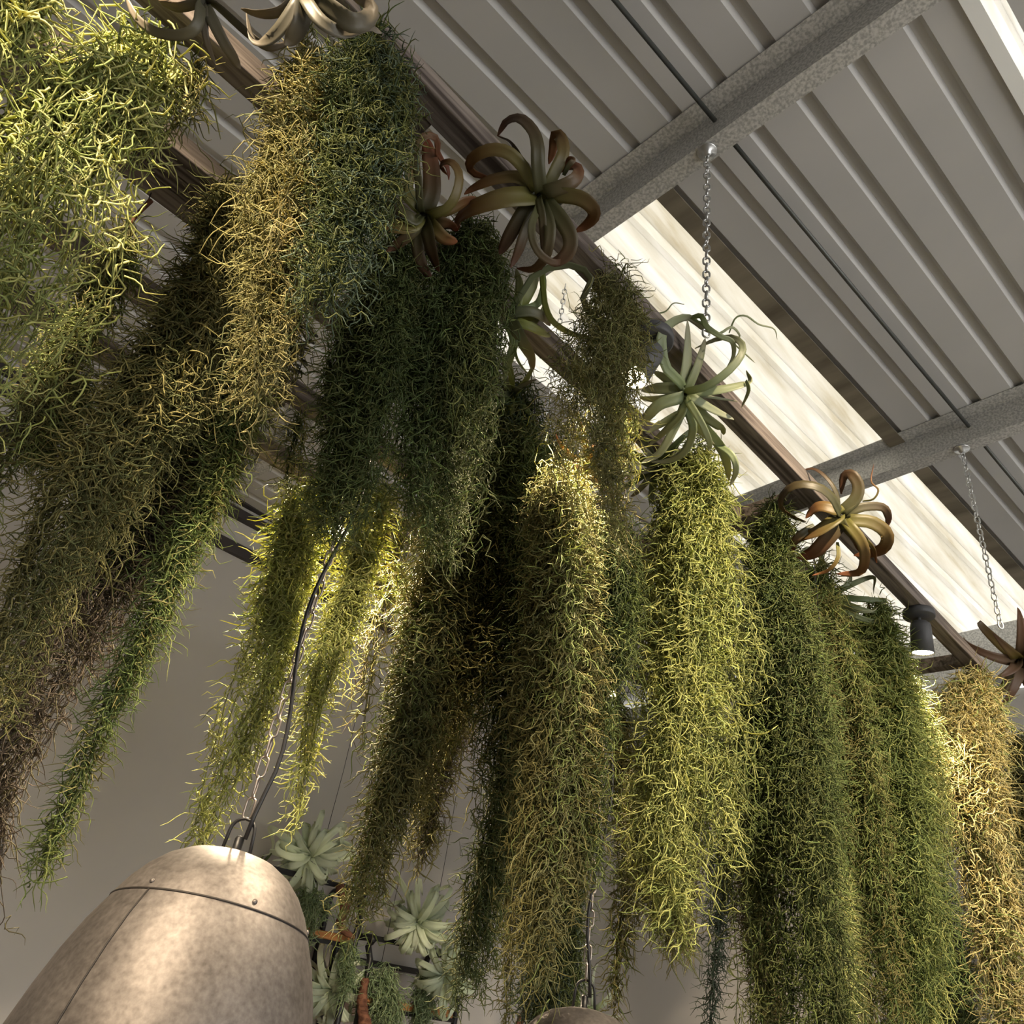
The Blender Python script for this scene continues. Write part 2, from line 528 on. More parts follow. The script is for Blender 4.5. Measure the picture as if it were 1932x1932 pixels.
def spotlight(base, d, label, power, col=(1, .80, .55), angle=70, blend=.5, lens=True, head=.10):
    """base: point of the canopy's top; d: direction the lamp shines"""
    t = empty('spotlight', base, label, 'spotlight')
    lathe('canopy', [(0, 0), (.055, 0), (.057, -.004), (.057, -.024), (.053, -.028), (0, -.028)], M_spotbody, t, 32)
    tube('stem', [np.array(base) + [0, 0, -.022], np.array(base) + [0, 0, -.055]], .0055, M_zinc, t, 8)
    q = aim_quat(d)
    piv = np.array([0, 0, -.058])
    h = lathe('head', [(0, .012), (.020, .012), (.030, .004), (.033, -.01), (.036, -head), (.0345, -head), (.033, -head + .008), (0.0, -head + .012)], M_spotbody, t, 32, tuple(piv))
    h.scale = (1.12, 1.12, 1.12)
    h.rotation_mode = 'QUATERNION'; h.rotation_quaternion = q
    l = lathe('lens', [(0, -head + .004), (.0325, -head + .004), (.0325, -head + .008)], M_bulb, h, 24)
    ld = bpy.data.lights.new('spot_beam', 'SPOT'); ld.energy = power; ld.color = col
    ld.spot_size = math.radians(angle); ld.spot_blend = blend; ld.shadow_soft_size = .03
    lo = bpy.data.objects.new('spot_beam', ld); COL.objects.link(lo); lo.parent = h; lo.location = (0, 0, -head - .004)
    return t


def toward(a, b):
    v = np.array(b, float) - np.array(a, float); return v / np.linalg.norm(v)


sp = at_z(1746, 1150, HZ)
spotlight((sp[0], .871, HZ), (.10, .10, -1), 'dark cylinder spotlight under the outer rail at the right, lens lit', 120)
sp = at_z(1216, 640, HZ)
spotlight((sp[0], .871, HZ), (-.35, .25, -1), 'spotlight burning beside the big pale air plant, half behind moss', 160)
sp = at_y(608, 1040, 2.28)
spotlight((sp[0] + .05, 2.28, HZ), (-.30, -.38, -.85), 'spotlight shining through moss above the hanging lamp chain', 420, angle=110)
sp = at_y(1172, 1400, 2.2)
spotlight((sp[0], 2.28, HZ), (-.25, -.1, -1), 'small far spotlight glowing low in the middle of the moss curtain', 160)
# fixtures of the same kind outside the frame, nearer the viewer and behind
spotlight((-1.3, .1, 4.0), toward((-1.3, .1, 3.95), at_y(60, 400, 1.2)), 'ceiling spotlight aimed at the upper left moss, out of view', 800, angle=40, blend=.8)
spotlight((1.0, -.9, 3.9), toward((1.0, -.9, 3.9), (2.1, 1.1, 2.1)), 'ceiling spotlight aimed at the middle moss, out of view', 620, angle=50, blend=.9)
spotlight((2.6, -.9, 3.8), toward((2.6, -.9, 3.8), (3.6, .9, 2.3)), 'ceiling spotlight aimed at the right end moss, out of view', 450, angle=45, blend=.9)
spotlight((-.9, .2, 3.9), toward((-.9, .2, 3.9), (.5, 1.2, 1.5)), 'added ceiling spotlight brightening the big pendant lamp, out of view', 45, angle=50)  # unseen lamp added to brighten the pendant's metal

# ------------------------------------------------------------------ pendant lamps


def pendant(top, label, rail_y, link, cable_side=1):
    top = np.array(top, float)
    t = empty('pendant_lamp', top, label, 'pendant lamp')
    cap = [(.0, 0), (.020, -.0003), (.04, -.0025), (.066, -.010), (.09, -.024), (.110, -.043), (.126, -.065), (.138, -.0885)]
    lathe('cap', cap, M_lamp, t, 64)
    lathe('seam', [(.1382, -.0883), (.1394, -.0892), (.1396, -.0905), (.1386, -.0915)], M_seam, t, 64)
    body = [(.1386, -.091), (.154, -.123), (.168, -.162), (.180, -.205), (.191, -.255), (.200, -.31), (.206, -.37), (.210, -.43), (.211, -.48),
            (.208, -.48), (.203, -.37), (.188, -.255), (.161, -.162), (.135, -.091)]
    lathe('shade', body, M_lamp, t, 64)
    for k in range(6):
        a = .4 + k * 2 * PI / 6
        r = .1340
        lathe('rivet', [(.0, .0025), (.003, .0015), (.0035, 0)], M_lamp, t, 10, (r * math.cos(a), r * math.sin(a), -.080), (0, PI / 3, a))
    # seam down the side of the shade with its rivets
    a = math.radians(-155)
    prof = body[:9]
    tube('side_seam', [top + [(r + .0006) * math.cos(a), (r + .0006) * math.sin(a), z] for r, z in prof], .0012, M_seam, t, 6)
    for p in [c for c in COL.objects if c.parent == t]:
        p.matrix_basis = Matrix.Rotation(math.radians(9), 4, Vector((-W[0][0], -W[1][0], 0))) @ p.matrix_basis
    # hanging loop, cord grip, cable
    la = np.array([W[0][0], W[1][0], 0]); la /= np.linalg.norm(la)
    P = [top + la * .022 + [0, 0, -.004]] + [top + la * .019 * math.cos(b) + [0, 0, .032 + .019 * math.sin(b)] for b in np.linspace(0, PI, 9)] + [top - la * .022 + [0, 0, -.004]]
    tube('hanging_loop', P, .0026, M_cable, t, 10)
    lathe('cord_grip', [(0, .026), (.005, .026), (.007, .022), (.007, .004), (.012, .003), (.012, -.002)], M_cable, t, 20, (0, 0, 0))
    rt = np.array([top[0], rail_y, HZ])
    n = 40; P = []
    side = la
    for i in range(n + 1):
        f = i / n
        z = top[2] + .022 + (rt[2] - top[2] - .022) * f
        xy = top[:2] + (rt[:2] - top[:2]) * f
        off = .016 * cable_side * math.sin(2 * PI * f * 2.6 + .2) * min(1, f * 12) + .004
        P.append([xy[0] + side[0] * off, xy[1] + side[1] * off - .008, z])
    tube('cable', P, .0034, M_cable, t, 8)
    lamp_bulb(t)
    hang_chain(t, rt, top + [0, 0, .050], link, link * .47, .0019, M_bronze)
    return t


def lamp_bulb(t):  # unseen lit bulb, added so its light bounces warm off the floor
    b = lathe('added_bulb', [(0, .03), (.012, .028), (.014, .0), (.03, -.03), (.034, -.055), (.026, -.082), (0, -.092)], M_bulb, t, 20, (0, 0, -.26))
    ld = bpy.data.lights.new('added_bulb_light', 'POINT'); ld.energy = 55; ld.color = (1, .82, .62); ld.shadow_soft_size = .05
    lo = bpy.data.objects.new('added_bulb_light', ld); COL.objects.link(lo); lo.parent = t; lo.location = (0, 0, -.40)


pendant(at_y(443, 1613, 1.16), 'big worn metal dome pendant lamp with a riveted cap at the lower left', 1.14, .036)
pendant(at_y(1101, 1906, 1.14), 'pendant lamp of which only the black loop and cap top show at the bottom edge', 1.14, .036, -1)


# ------------------------------------------------------------------ moss
def unit(a):
    return a / (np.linalg.norm(a, axis=-1, keepdims=True) + 1e-9)


def tendrils(rng, P0, D0, L, R, nseg=5, wob=.45, droop=.12):
    """vectorised wavy tapering tendrils with a triangular section"""
    N = len(P0)
    D = unit(D0)
    A = unit(np.cross(D, rng.normal(size=(N, 3)))); B2 = np.cross(D, A)
    t = np.linspace(0, 1, nseg + 1)[None, :, None]
    amp = (rng.uniform(.07, .21, N) * L)[:, None, None]
    fq = rng.uniform(.7, 1.7, N)[:, None, None] * 2 * PI; ph = rng.uniform(0, 2 * PI, N)[:, None, None]
    arc = (rng.uniform(-.45, .45, N) * L)[:, None, None]
    P = P0[:, None] + D[:, None] * (L[:, None, None] * t) \
        + A[:, None] * (amp * (np.sin(fq * t + ph) - np.sin(ph))) + B2[:, None] * (arc * t * t) \
        + B2[:, None] * (amp * .6 * (np.cos(fq * t * .8 + ph) - np.cos(ph)))
    P[:, :, 2] -= (droop * L)[:, None] * t[..., 0] ** 2
    T = unit(np.gradient(P, axis=1))
    ref = unit(rng.normal(size=(N, 1, 3)))
    U = unit(np.cross(T, ref)); B = np.cross(T, U)
    tap = np.interp(np.linspace(0, 1, nseg + 1), [0, .4, .8, 1], [1, .95, .7, .25])
    rr = R[:, None] * tap[None]
    V = np.zeros((N, nseg + 1, 3, 3))
    for k in range(3):
        a = 2 * PI * k / 3
        V[:, :, k] = P + rr[..., None] * (math.cos(a) * U + math.sin(a) * B)
    base = np.arange(N)[:, None, None, None] * (3 * (nseg + 1))
    i = np.arange(nseg)[None, :, None, None] * 3
    k = np.arange(3)[None, None, :, None]
    k2 = (k + 1) % 3
    q = np.concatenate([base + i + k, base + i + k2, base + i + 3 + k2, base + i + 3 + k], axis=3)
    return V.reshape(-1, 3), q.reshape(-1, 4)


# colours: linear albedo triples
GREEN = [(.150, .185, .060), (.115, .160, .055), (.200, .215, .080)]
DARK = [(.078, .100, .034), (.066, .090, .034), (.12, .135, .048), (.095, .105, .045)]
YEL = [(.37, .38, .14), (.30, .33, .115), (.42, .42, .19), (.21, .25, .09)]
OLIVE = [(.185, .170, .065), (.150, .145, .060), (.225, .205, .085), (.11, .12, .05)]
BROWN = [(.130, .105, .080), (.165, .135, .105), (.095, .078, .058), (.145, .13, .075)]
TAN = [(.36, .31, .145), (.30, .27, .13), (.42, .36, .18), (.22, .22, .11)]
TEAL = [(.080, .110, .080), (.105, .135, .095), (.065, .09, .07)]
PALE = [(.26, .34, .20), (.33, .40, .24), (.2, .28, .15)]
NT = [0]


def moss(axis, pal, label, Y=None, ztop=1.5, dens=4.5, lpx=36, wpx=2.5, seed=0, flat=.75, wob=.68, cp=2, group=None):
    rng = np.random.default_rng(seed + 11)
    axis = np.array(axis, float)
    if Y is None:
        d = ray(axis[0][0], axis[0][1]); Y = d[1] / d[2] * ztop
    C = np.array([at_y(x, y, Y) for x, y, w in axis])
    D = np.array([depth(c) for c in C])
    HW = np.maximum(axis[:, 2] / 2 - .55 * lpx, .20 * axis[:, 2]) * D / F
    # force heights to decrease
    seglen_px = np.hypot(np.diff(axis[:, 0]), np.diff(axis[:, 1]))
    area = float(np.sum(seglen_px * (axis[:-1, 2] + axis[1:, 2]) / 2))
    lpx *= 1.2; wpx *= .95
    n_t = int(dens * .48 * area / (lpx * wpx))
    wm = area / seglen_px.sum()
    # arc param
    s = np.concatenate([[0], np.cumsum(np.linalg.norm(np.diff(C, axis=0), axis=1))]); Lw = s[-1]
    ns = max(6, int(wm / 9 * (1.0 + .35 * dens / 4)))      # strands across
    nodes = 60
    ang = rng.random(ns) * 2 * PI; rad = np.sqrt(rng.random(ns)) * .92
    ox, oy = rad * np.cos(ang), rad * np.sin(ang) * flat
    tend = .32 + .68 * rng.random(ns) ** .85
    tend[:max(2, ns // 6)] = 1.0
    tbeg = rng.random(ns) ** 2 * .25
    T = np.linspace(0, 1, nodes)
    tt = tbeg[:, None] + (tend - tbeg)[:, None] * T[None]
    cx = np.stack([np.interp(tt * Lw, s, C[:, j]) for j in range(3)], -1)
    hw = np.interp(tt * Lw, s, HW)
    shrink = np.clip((1 - T) * 3.0, .35, 1)[None]
    wig = np.cumsum(rng.normal(size=(ns, nodes, 2)) * .10, axis=1); wig -= wig.mean(axis=1, keepdims=True)
    wig *= .35
    PS = cx.copy()
    hdir = np.array([W[0][0], W[1][0], 0]); hdir /= np.linalg.norm(hdir)   # across the view
    ddir = np.array([-hdir[1], hdir[0], 0])
    a_ = (ox[:, None] + wig[..., 0]) * hw; b_ = (oy[:, None] + wig[..., 1] * flat) * hw
    PS += a_[..., None] * hdir + b_[..., None] * ddir
    # tendril roots
    seg = (tend - tbeg) / (tend - tbeg).sum()
    hwm = hw.mean(axis=1)
    prob = seg
    si = rng.choice(ns, n_t, p=prob)
    f = rng.random(n_t) ** 1.2 * (nodes - 1)
    # clump at nodes so that gaps appear between tufts
    tuft = 2.0
    i0 = np.floor(f).astype(int); fr = (f - i0) ** 1.6
    P0 = PS[si, i0] * (1 - fr[:, None]) + PS[si, i0 + 1] * fr[:, None]
    sc_ = depth(C[len(C) // 2]) / F
    dscale = np.interp(P0[:, 2], C[::-1, 2], D[::-1]) / F if C[0, 2] > C[-1, 2] else np.full(n_t, sc_)
    P0 = P0 + rng.normal(size=(n_t, 3)) * (min(lpx * .22, .07 * wm) * dscale)[:, None]
    az = rng.random(n_t) * 2 * PI; el = np.radians(rng.normal(-32, 38, n_t))
    D0 = np.stack([np.cos(az) * np.cos(el), np.sin(az) * np.cos(el), np.sin(el)], -1)
    L = lpx * dscale * rng.uniform(.6, 1.5, n_t)
    R = wpx * .5 * dscale * rng.uniform(.75, 1.25, n_t)
    NSEG = 6 if lpx >= 46 else 5 if lpx >= 33 else 4
    V, Q = tendrils(rng, P0, D0, L, R, NSEG, wob)
    pal_ = np.array(pal); ci = rng.integers(0, len(pal_), ns)[si]
    mix = rng.random(n_t) < .35
    ci = np.where(mix, rng.integers(0, len(pal_), n_t), ci)
    c = pal_[ci] * rng.uniform(.75, 1.3, n_t)[:, None]
    cols = np.repeat(c, 3 * (NSEG + 1), axis=0)
    # strand stems
    stemP = PS[:, ::3]
    k = stemP.shape[1]
    Tn = unit(np.gradient(stemP, axis=1)); ref = unit(rng.normal(size=(ns, 1, 3)))
    U = unit(np.cross(Tn, ref)); B = np.cross(Tn, U)
    rs = wpx * .55 * sc_ * np.linspace(1.1, .6, k)[None, :, None]
    SV = np.stack([stemP + rs * (math.cos(2 * PI * j / 3) * U + math.sin(2 * PI * j / 3) * B) for j in range(3)], 2).reshape(-1, 3)
    b0 = np.arange(ns)[:, None, None, None] * 3 * k; ii = np.arange(k - 1)[None, :, None, None] * 3; jj = np.arange(3)[None, None, :, None]; j2 = (jj + 1) % 3
    SQ = np.concatenate([b0 + ii + jj, b0 + ii + j2, b0 + ii + 3 + j2, b0 + ii + 3 + jj], 3).reshape(-1, 4) + len(V)
    V = np.concatenate([V, SV]); Q = np.concatenate([Q, SQ])
    cols = np.concatenate([cols, np.tile(pal_[1] * .55, (len(SV), 1))])
    o_ = C[0]
    t = empty('hanging_moss', o_, label, 'moss', group)
    o = link_mesh('strands', V - o_, Q, M_moss, t, True, cols); o['kind'] = 'stuff'
    if o_[2] < HZ - .06:
        tube('stem', [o_ + np.array([0, 0, .0]), (o_ + np.array([.01, 0, HZ + .02])) * [1, 1, .5], [o_[0], o_[1], HZ + .03]], .0016, M_cable, t, 5)
    # the same strands twice more, shifted within the clump
    sh = float(np.median(HW)) + .1 * lpx * sc_
    sg = 1 if seed % 2 else -1
    for kx, ky, kz in (((.28 * sg, .55, -.035), (-.25 * sg, .25, -.06)) [:cp] if wm > 120 else ((.2 * sg, .5, -.03),) if dens >= 3.4 else ()):
        o2 = o.copy(); COL.objects.link(o2); o2.parent = t
        o2.location = tuple(map(float, hdir * sh * kx + ddir * sh * ky + np.array([0, 0, kz])))
    NT[0] += len(Q) * 2
    return t


MOSS = [
 # axis [(x, y, width px)], palette, label, options
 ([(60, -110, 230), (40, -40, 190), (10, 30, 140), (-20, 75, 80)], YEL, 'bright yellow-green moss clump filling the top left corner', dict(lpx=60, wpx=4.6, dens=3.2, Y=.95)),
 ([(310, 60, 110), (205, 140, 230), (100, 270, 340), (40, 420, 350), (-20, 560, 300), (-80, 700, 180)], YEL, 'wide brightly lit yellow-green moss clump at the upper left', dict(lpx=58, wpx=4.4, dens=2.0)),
 ([(370, 110, 60), (350, 190, 90), (310, 250, 70)], OLIVE, 'short olive moss tuft right of the bright upper left clump', dict(lpx=40, wpx=3, dens=3)),
 ([(246, 418, 24), (238, 450, 60), (195, 530, 95), (130, 660, 125), (60, 770, 120), (0, 860, 100), (-50, 950, 60)], OLIVE + YEL[3:], 'narrow olive moss strand hung by a dark stem under the doubled rail', dict(lpx=44, wpx=3.0, dens=4, Y=1.56)),
 ([(440, 340, 50), (432, 440, 90), (378, 560, 140), (312, 700, 200), (215, 850, 220), (130, 1000, 190), (55, 1150, 160), (-5, 1300, 110)], OLIVE, 'left olive half of the huge moss mass at the left', dict(lpx=44, wpx=3.0, dens=4.5)),
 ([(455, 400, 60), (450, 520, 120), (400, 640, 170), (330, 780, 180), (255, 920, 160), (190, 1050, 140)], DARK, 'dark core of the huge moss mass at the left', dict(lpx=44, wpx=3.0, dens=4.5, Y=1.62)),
 ([(510, 540, 80), (455, 650, 140), (360, 800, 170), (270, 930, 180), (190, 1060, 200), (125, 1180, 190), (65, 1300, 165), (10, 1420, 110), (-40, 1540, 70)], BROWN, 'grey-brown dried moss hanging low at the left edge', dict(lpx=50, wpx=2.8, dens=4.5, Y=1.66)),
 ([(478, 735, 40), (446, 790, 65), (404, 900, 90), (345, 1010, 100), (292, 1131, 105), (232, 1265, 90), (172, 1385, 80), (138, 1480, 46), (100, 1560, 28), (70, 1640, 8)], GREEN + OLIVE[:1], 'slim green moss strand against the bare wall, tip reaching lowest at left', dict(lpx=38, wpx=2.7, dens=3.9, Y=1.42)),
 ([(600, 85, 120), (580, 200, 200), (545, 340, 210), (530, 460, 200), (510, 580, 170), (480, 720, 100)], OLIVE + TAN[1:2], 'khaki moss hanging behind the top rosettes, left half of its clump', dict(lpx=46, wpx=2.9, dens=4)),
 ([(705, 55, 110), (705, 150, 165), (690, 280, 185), (660, 420, 160), (620, 540, 110)], DARK + TEAL[:1], 'dark green moss clump against the outer rail near the top', dict(lpx=40, wpx=2.7, dens=5)),
 ([(600, 260, 90), (560, 380, 120), (500, 500, 120)], TAN + OLIVE[:1], 'tan dried moss strands curling out between two clumps near the top', dict(lpx=52, wpx=2.8, dens=2.6, Y=.93)),
 ([(560, 560, 110), (520, 680, 150), (480, 800, 110), (450, 880, 60)], OLIVE, 'thin olive moss between the left mass and the dark green curtain', dict(lpx=44, wpx=2.7, dens=2.4, Y=1.5)),
 ([(765, 450, 110), (722, 580, 180), (702, 690, 210), (682, 800, 200), (664, 880, 160), (645, 960, 90)], DARK, 'dark green moss curtain left of the middle', dict(lpx=36, wpx=2.5, dens=6, Y=1.06)),
 ([(600, 880, 110), (570, 980, 130), (542, 1090, 115), (505, 1230, 120), (455, 1350, 115), (412, 1460, 90), (385, 1530, 60), (360, 1605, 22)], YEL + GREEN[2:], 'lit yellow-green moss tail ending just above the big pendant lamp', dict(lpx=36, wpx=2.7, dens=3.8, Y=1.9)),  # spotlight's yellow light put into the colour by the bright palette
 ([(725, 900, 120), (703, 990, 105), (680, 1070, 85), (640, 1200, 95), (602, 1330, 85), (582, 1440, 60), (565, 1560, 26)], YEL + GREEN[2:], 'lit moss tail to the right of the lamp chain, ending over the shelf plants', dict(lpx=34, wpx=2.6, dens=3.6, Y=1.75)),  # bright palette paints in the yellow lamp light
 ([(770, 930, 120), (740, 1060, 60), (708, 1200, 60), (690, 1300, 55), (680, 1400, 24)], OLIVE + BROWN[:1], 'short dim olive tail between two lit moss tails', dict(lpx=34, wpx=2.4, dens=2.6, Y=2.1)),
 ([(900, 420, 100), (885, 520, 160), (855, 640, 210), (840, 760, 220), (825, 880, 200), (815, 980, 170)], DARK + GREEN[1:2], 'dark green moss curtain below the two red-leaved air plants', dict(lpx=34, wpx=2.4, dens=6)),
 ([(890, 900, 190), (880, 1020, 220), (860, 1140, 220), (820, 1260, 190), (785, 1370, 150), (745, 1470, 100), (715, 1560, 70), (692, 1640, 50), (668, 1715, 14)], OLIVE + GREEN[:1], 'olive moss curtain left of centre with one long thin tail', dict(lpx=34, wpx=2.4, dens=5, Y=1.45)),
 ([(880, 1230, 140), (855, 1370, 140), (830, 1480, 100), (815, 1560, 60), (800, 1615, 20)], OLIVE + BROWN[:2], 'brownish olive moss ending in a ragged point over the bare wall', dict(lpx=32, wpx=2.3, dens=3.6, Y=1.7)),
 ([(1150, 515, 110), (1142, 600, 190), (1105, 700, 200), (1095, 800, 230), (1118, 900, 180), (1140, 1000, 110)], OLIVE + GREEN[2:], 'net-like moss clump against the skylight beside the glowing spotlight', dict(lpx=32, wpx=1.9, dens=3.0, cp=1)),
 ([(1165, 750, 50), (1180, 800, 90), (1178, 870, 80), (1165, 950, 60)], YEL + TAN[:1], 'yellow moss fringe lit by the spotlight beside the pale air plant', dict(lpx=34, wpx=2.5, dens=2.8, Y=.84)),
 ([(1000, 800, 170), (990, 900, 200), (985, 1000, 200), (985, 1150, 180), (975, 1300, 170), (955, 1450, 140), (930, 1550, 110), (912, 1650, 90), (900, 1750, 80), (888, 1835, 26)], DARK + OLIVE[:1], 'dark green moss with a long tail left of centre near the bottom', dict(lpx=32, wpx=2.3, dens=5, Y=1.3)),
 ([(1060, 880, 120), (1062, 1000, 160), (1058, 1150, 180), (1050, 1300, 190), (1045, 1450, 190), (1035, 1580, 160), (1028, 1700, 140), (1015, 1800, 110)], OLIVE + YEL[3:] + TAN[3:], 'olive-gold moss curtain in the centre', dict(lpx=34, wpx=2.4, dens=4.6, Y=1.05)),
 ([(1160, 960, 110), (1155, 1100, 130), (1140, 1250, 110), (1120, 1400, 90), (1115, 1530, 80), (1120, 1640, 50)], GREEN + DARK, 'green moss between the gold centre curtain and the bright front clump', dict(lpx=34, wpx=2.4, dens=4.5, Y=1.0)),
 ([(1050, 1500, 110), (1040, 1650, 130), (1035, 1780, 140), (1030, 1880, 130), (1028, 2000, 130)], TEAL + DARK, 'dense dark blue-green moss column reaching the bottom edge at centre', dict(lpx=28, wpx=2.2, dens=6, Y=1.75)),
 ([(985, 1400, 100), (975, 1550, 80), (965, 1700, 56), (960, 1850, 44), (955, 1990, 24)], OLIVE[:2] + TAN[3:], 'faint pale olive moss strand left of the dark column', dict(lpx=28, wpx=2.1, dens=2.4, Y=2.0)),
 ([(1170, 1300, 100), (1180, 1420, 100), (1190, 1530, 130), (1190, 1620, 110), (1180, 1720, 80), (1165, 1820, 50), (1162, 1925, 22)], YEL[3:] + OLIVE, 'moss lit from above by the small far spotlight, thin tips near the bottom', dict(lpx=30, wpx=2.3, dens=3.2, Y=2.36)),
 ([(1280, 1380, 150), (1265, 1500, 170), (1262, 1600, 160), (1272, 1680, 100), (1285, 1760, 40)], TAN[3:] + OLIVE + YEL[3:], 'pale gold moss behind the lower part of the bright front clump', dict(lpx=30, wpx=2.2, dens=3.6, Y=1.8)),
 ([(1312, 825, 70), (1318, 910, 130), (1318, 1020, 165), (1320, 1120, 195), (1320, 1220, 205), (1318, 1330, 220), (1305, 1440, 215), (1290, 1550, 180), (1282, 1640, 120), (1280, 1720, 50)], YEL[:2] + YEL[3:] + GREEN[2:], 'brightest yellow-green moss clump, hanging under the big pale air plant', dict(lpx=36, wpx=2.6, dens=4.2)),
 ([(1460, 950, 12), (1462, 1030, 45), (1470, 1120, 110), (1480, 1220, 170), (1490, 1350, 210), (1485, 1500, 220), (1490, 1650, 220), (1500, 1800, 220), (1510, 2000, 200)], DARK + GREEN[:2], 'broad dark green moss curtain right of the bright clump', dict(lpx=28, wpx=2.2, dens=5.6)),
 ([(1545, 1060, 25), (1552, 1150, 80), (1565, 1250, 130), (1590, 1400, 160), (1605, 1550, 170), (1615, 1700, 180), (1630, 1850, 180), (1645, 2000, 170)], GREEN + OLIVE[:2], 'mid green moss curtain hanging below the reddish air plant', dict(lpx=27, wpx=2.1, dens=4.8, Y=1.05)),
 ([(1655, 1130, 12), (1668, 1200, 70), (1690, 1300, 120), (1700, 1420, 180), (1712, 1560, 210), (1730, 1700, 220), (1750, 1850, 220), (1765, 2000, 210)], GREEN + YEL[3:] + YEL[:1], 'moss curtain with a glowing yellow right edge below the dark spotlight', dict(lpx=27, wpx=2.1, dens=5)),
 ([(1848, 1265, 50), (1832, 1320, 160), (1825, 1400, 190), (1845, 1500, 160), (1870, 1620, 120), (1888, 1750, 110), (1910, 1900, 100), (1925, 2000, 90)], TAN + YEL[3:], 'tan-gold moss clump at the right end of the outer rail', dict(lpx=30, wpx=2.3, dens=4.2)),
 ([(1925, 1380, 70), (1935, 1550, 90), (1950, 1750, 90), (1965, 1950, 80)], OLIVE + TAN[3:], 'olive moss strip on the right edge of the picture', dict(lpx=27, wpx=2.1, dens=4, Y=1.0)),
 ([(1352, 1560, 80), (1350, 1680, 80), (1343, 1800, 55), (1337, 1900, 42), (1335, 1995, 36)], TEAL, 'faint blue-green moss tail alone over the wall at the bottom', dict(lpx=24, wpx=1.9, dens=2.8, Y=2.3)),
 ([(1390, 1380, 130), (1405, 1560, 130), (1420, 1720, 110), (1440, 1880, 90), (1460, 2000, 70)], OLIVE + BROWN[:1], 'brown-olive moss behind the right side of the bright clump', dict(lpx=26, wpx=2.0, dens=4, Y=1.7)),
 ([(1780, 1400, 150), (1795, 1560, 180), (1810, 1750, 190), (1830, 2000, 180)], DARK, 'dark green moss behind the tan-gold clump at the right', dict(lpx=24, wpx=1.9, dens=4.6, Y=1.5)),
 ([(1582, 1630, 36), (1586, 1750, 50), (1592, 1900, 56), (1598, 2000, 50)], YEL, 'narrow bright yellow moss streak at the bottom right', dict(lpx=24, wpx=2.0, dens=3.4, Y=.98)),
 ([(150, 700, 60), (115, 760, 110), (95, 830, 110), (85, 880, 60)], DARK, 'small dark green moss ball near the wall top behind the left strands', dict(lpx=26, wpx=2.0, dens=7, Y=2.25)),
 ([(572, 775, 30), (565, 830, 60), (553, 890, 70), (548, 950, 50)], DARK + OLIVE[:1], 'spiky dark moss tuft on the inner rail above the glowing spotlight', dict(lpx=32, wpx=2.2, dens=3.2)),
 ([(20, 1460, 40), (5, 1560, 28), (-2, 1640, 20), (10, 1740, 14)], BROWN, 'few loose brown moss threads at the left edge beside the lamp', dict(lpx=50, wpx=2.2, dens=1.6, Y=1.66)),
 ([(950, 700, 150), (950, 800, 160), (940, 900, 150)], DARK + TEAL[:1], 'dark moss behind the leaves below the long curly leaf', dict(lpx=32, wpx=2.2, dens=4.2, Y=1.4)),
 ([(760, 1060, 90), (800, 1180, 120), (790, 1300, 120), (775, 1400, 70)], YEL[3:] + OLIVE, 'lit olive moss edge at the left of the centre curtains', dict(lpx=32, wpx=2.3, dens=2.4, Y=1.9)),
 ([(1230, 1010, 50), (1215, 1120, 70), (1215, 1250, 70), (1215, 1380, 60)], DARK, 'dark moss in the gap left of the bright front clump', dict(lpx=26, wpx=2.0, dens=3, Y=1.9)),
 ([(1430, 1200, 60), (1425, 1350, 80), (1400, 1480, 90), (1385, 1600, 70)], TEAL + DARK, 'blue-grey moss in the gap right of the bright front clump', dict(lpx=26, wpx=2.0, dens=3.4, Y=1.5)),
 ([(1640, 1250, 70), (1640, 1400, 110), (1655, 1550, 120), (1680, 1700, 130), (1700, 1850, 130)], OLIVE + TAN[:1], 'gold-brown moss between the two green curtains at the right', dict(lpx=26, wpx=2.0, dens=3.6, Y=1.3)),
]
for i, (ax, pal, lab, kw) in enumerate(MOSS):
    moss(ax, pal, lab, seed=i * 7, **kw)


# ------------------------------------------------------------------ air plants
def catmull(P, n):
    P = np.array(P, float)
    if len(P) == 2: P = np.array([P[0], (P[0] + P[1]) / 2, P[1]])
    Q = np.vstack([2 * P[0] - P[1], P, 2 * P[-1] - P[-2]])
    out = []
    m = len(P) - 1
    for s in np.linspace(0, m, n):
        i = min(int(s), m - 1); t = s - i
        p0, p1, p2, p3 = Q[i], Q[i + 1], Q[i + 2], Q[i + 3]
        out.append(.5 * ((2 * p1) + (-p0 + p2) * t + (2 * p0 - 5 * p1 + 4 * p2 - p3) * t * t + (-p0 + 3 * p1 - 3 * p2 + p3) * t ** 3))
    return np.array(out)


def leaf_mesh(P, wid, normal_hint, cols, parent, name='leaf', channel=.28, th=.0016):
    """P: centre line (n,3); wid: width per point; normal_hint: (n,3) face normal wish; closed thin channel section"""
    n = len(P)
    T = unit(np.gradient(P, axis=0))
    S = unit(np.cross(T, normal_hint)); N = np.cross(S, T)
    V = np.zeros((n, 8, 3))
    xs = np.array([-.5, -.2, .2, .5]); hs = np.array([1, .25, .25, 1]) * channel
    for j in range(4):
        up = P + S * (xs[j] * wid)[:, None] + N * (hs[j] * wid * .5)[:, None]
        V[:, j] = up + N * th * .5 * (0 if j in (0, 3) else 1)
        V[:, 7 - j] = up - N * th * (0.4 if j in (0, 3) else 1)
    q = []
    for i in range(n - 1):
        for k in range(8):
            l = (k + 1) % 8
            q.append((i * 8 + k, i * 8 + l, (i + 1) * 8 + l, (i + 1) * 8 + k))
    C = np.repeat(cols, 8, axis=0)
    return link_mesh(name, V.reshape(-1, 3) - np.array(parent.location), q, M_leaf, parent, True, C)


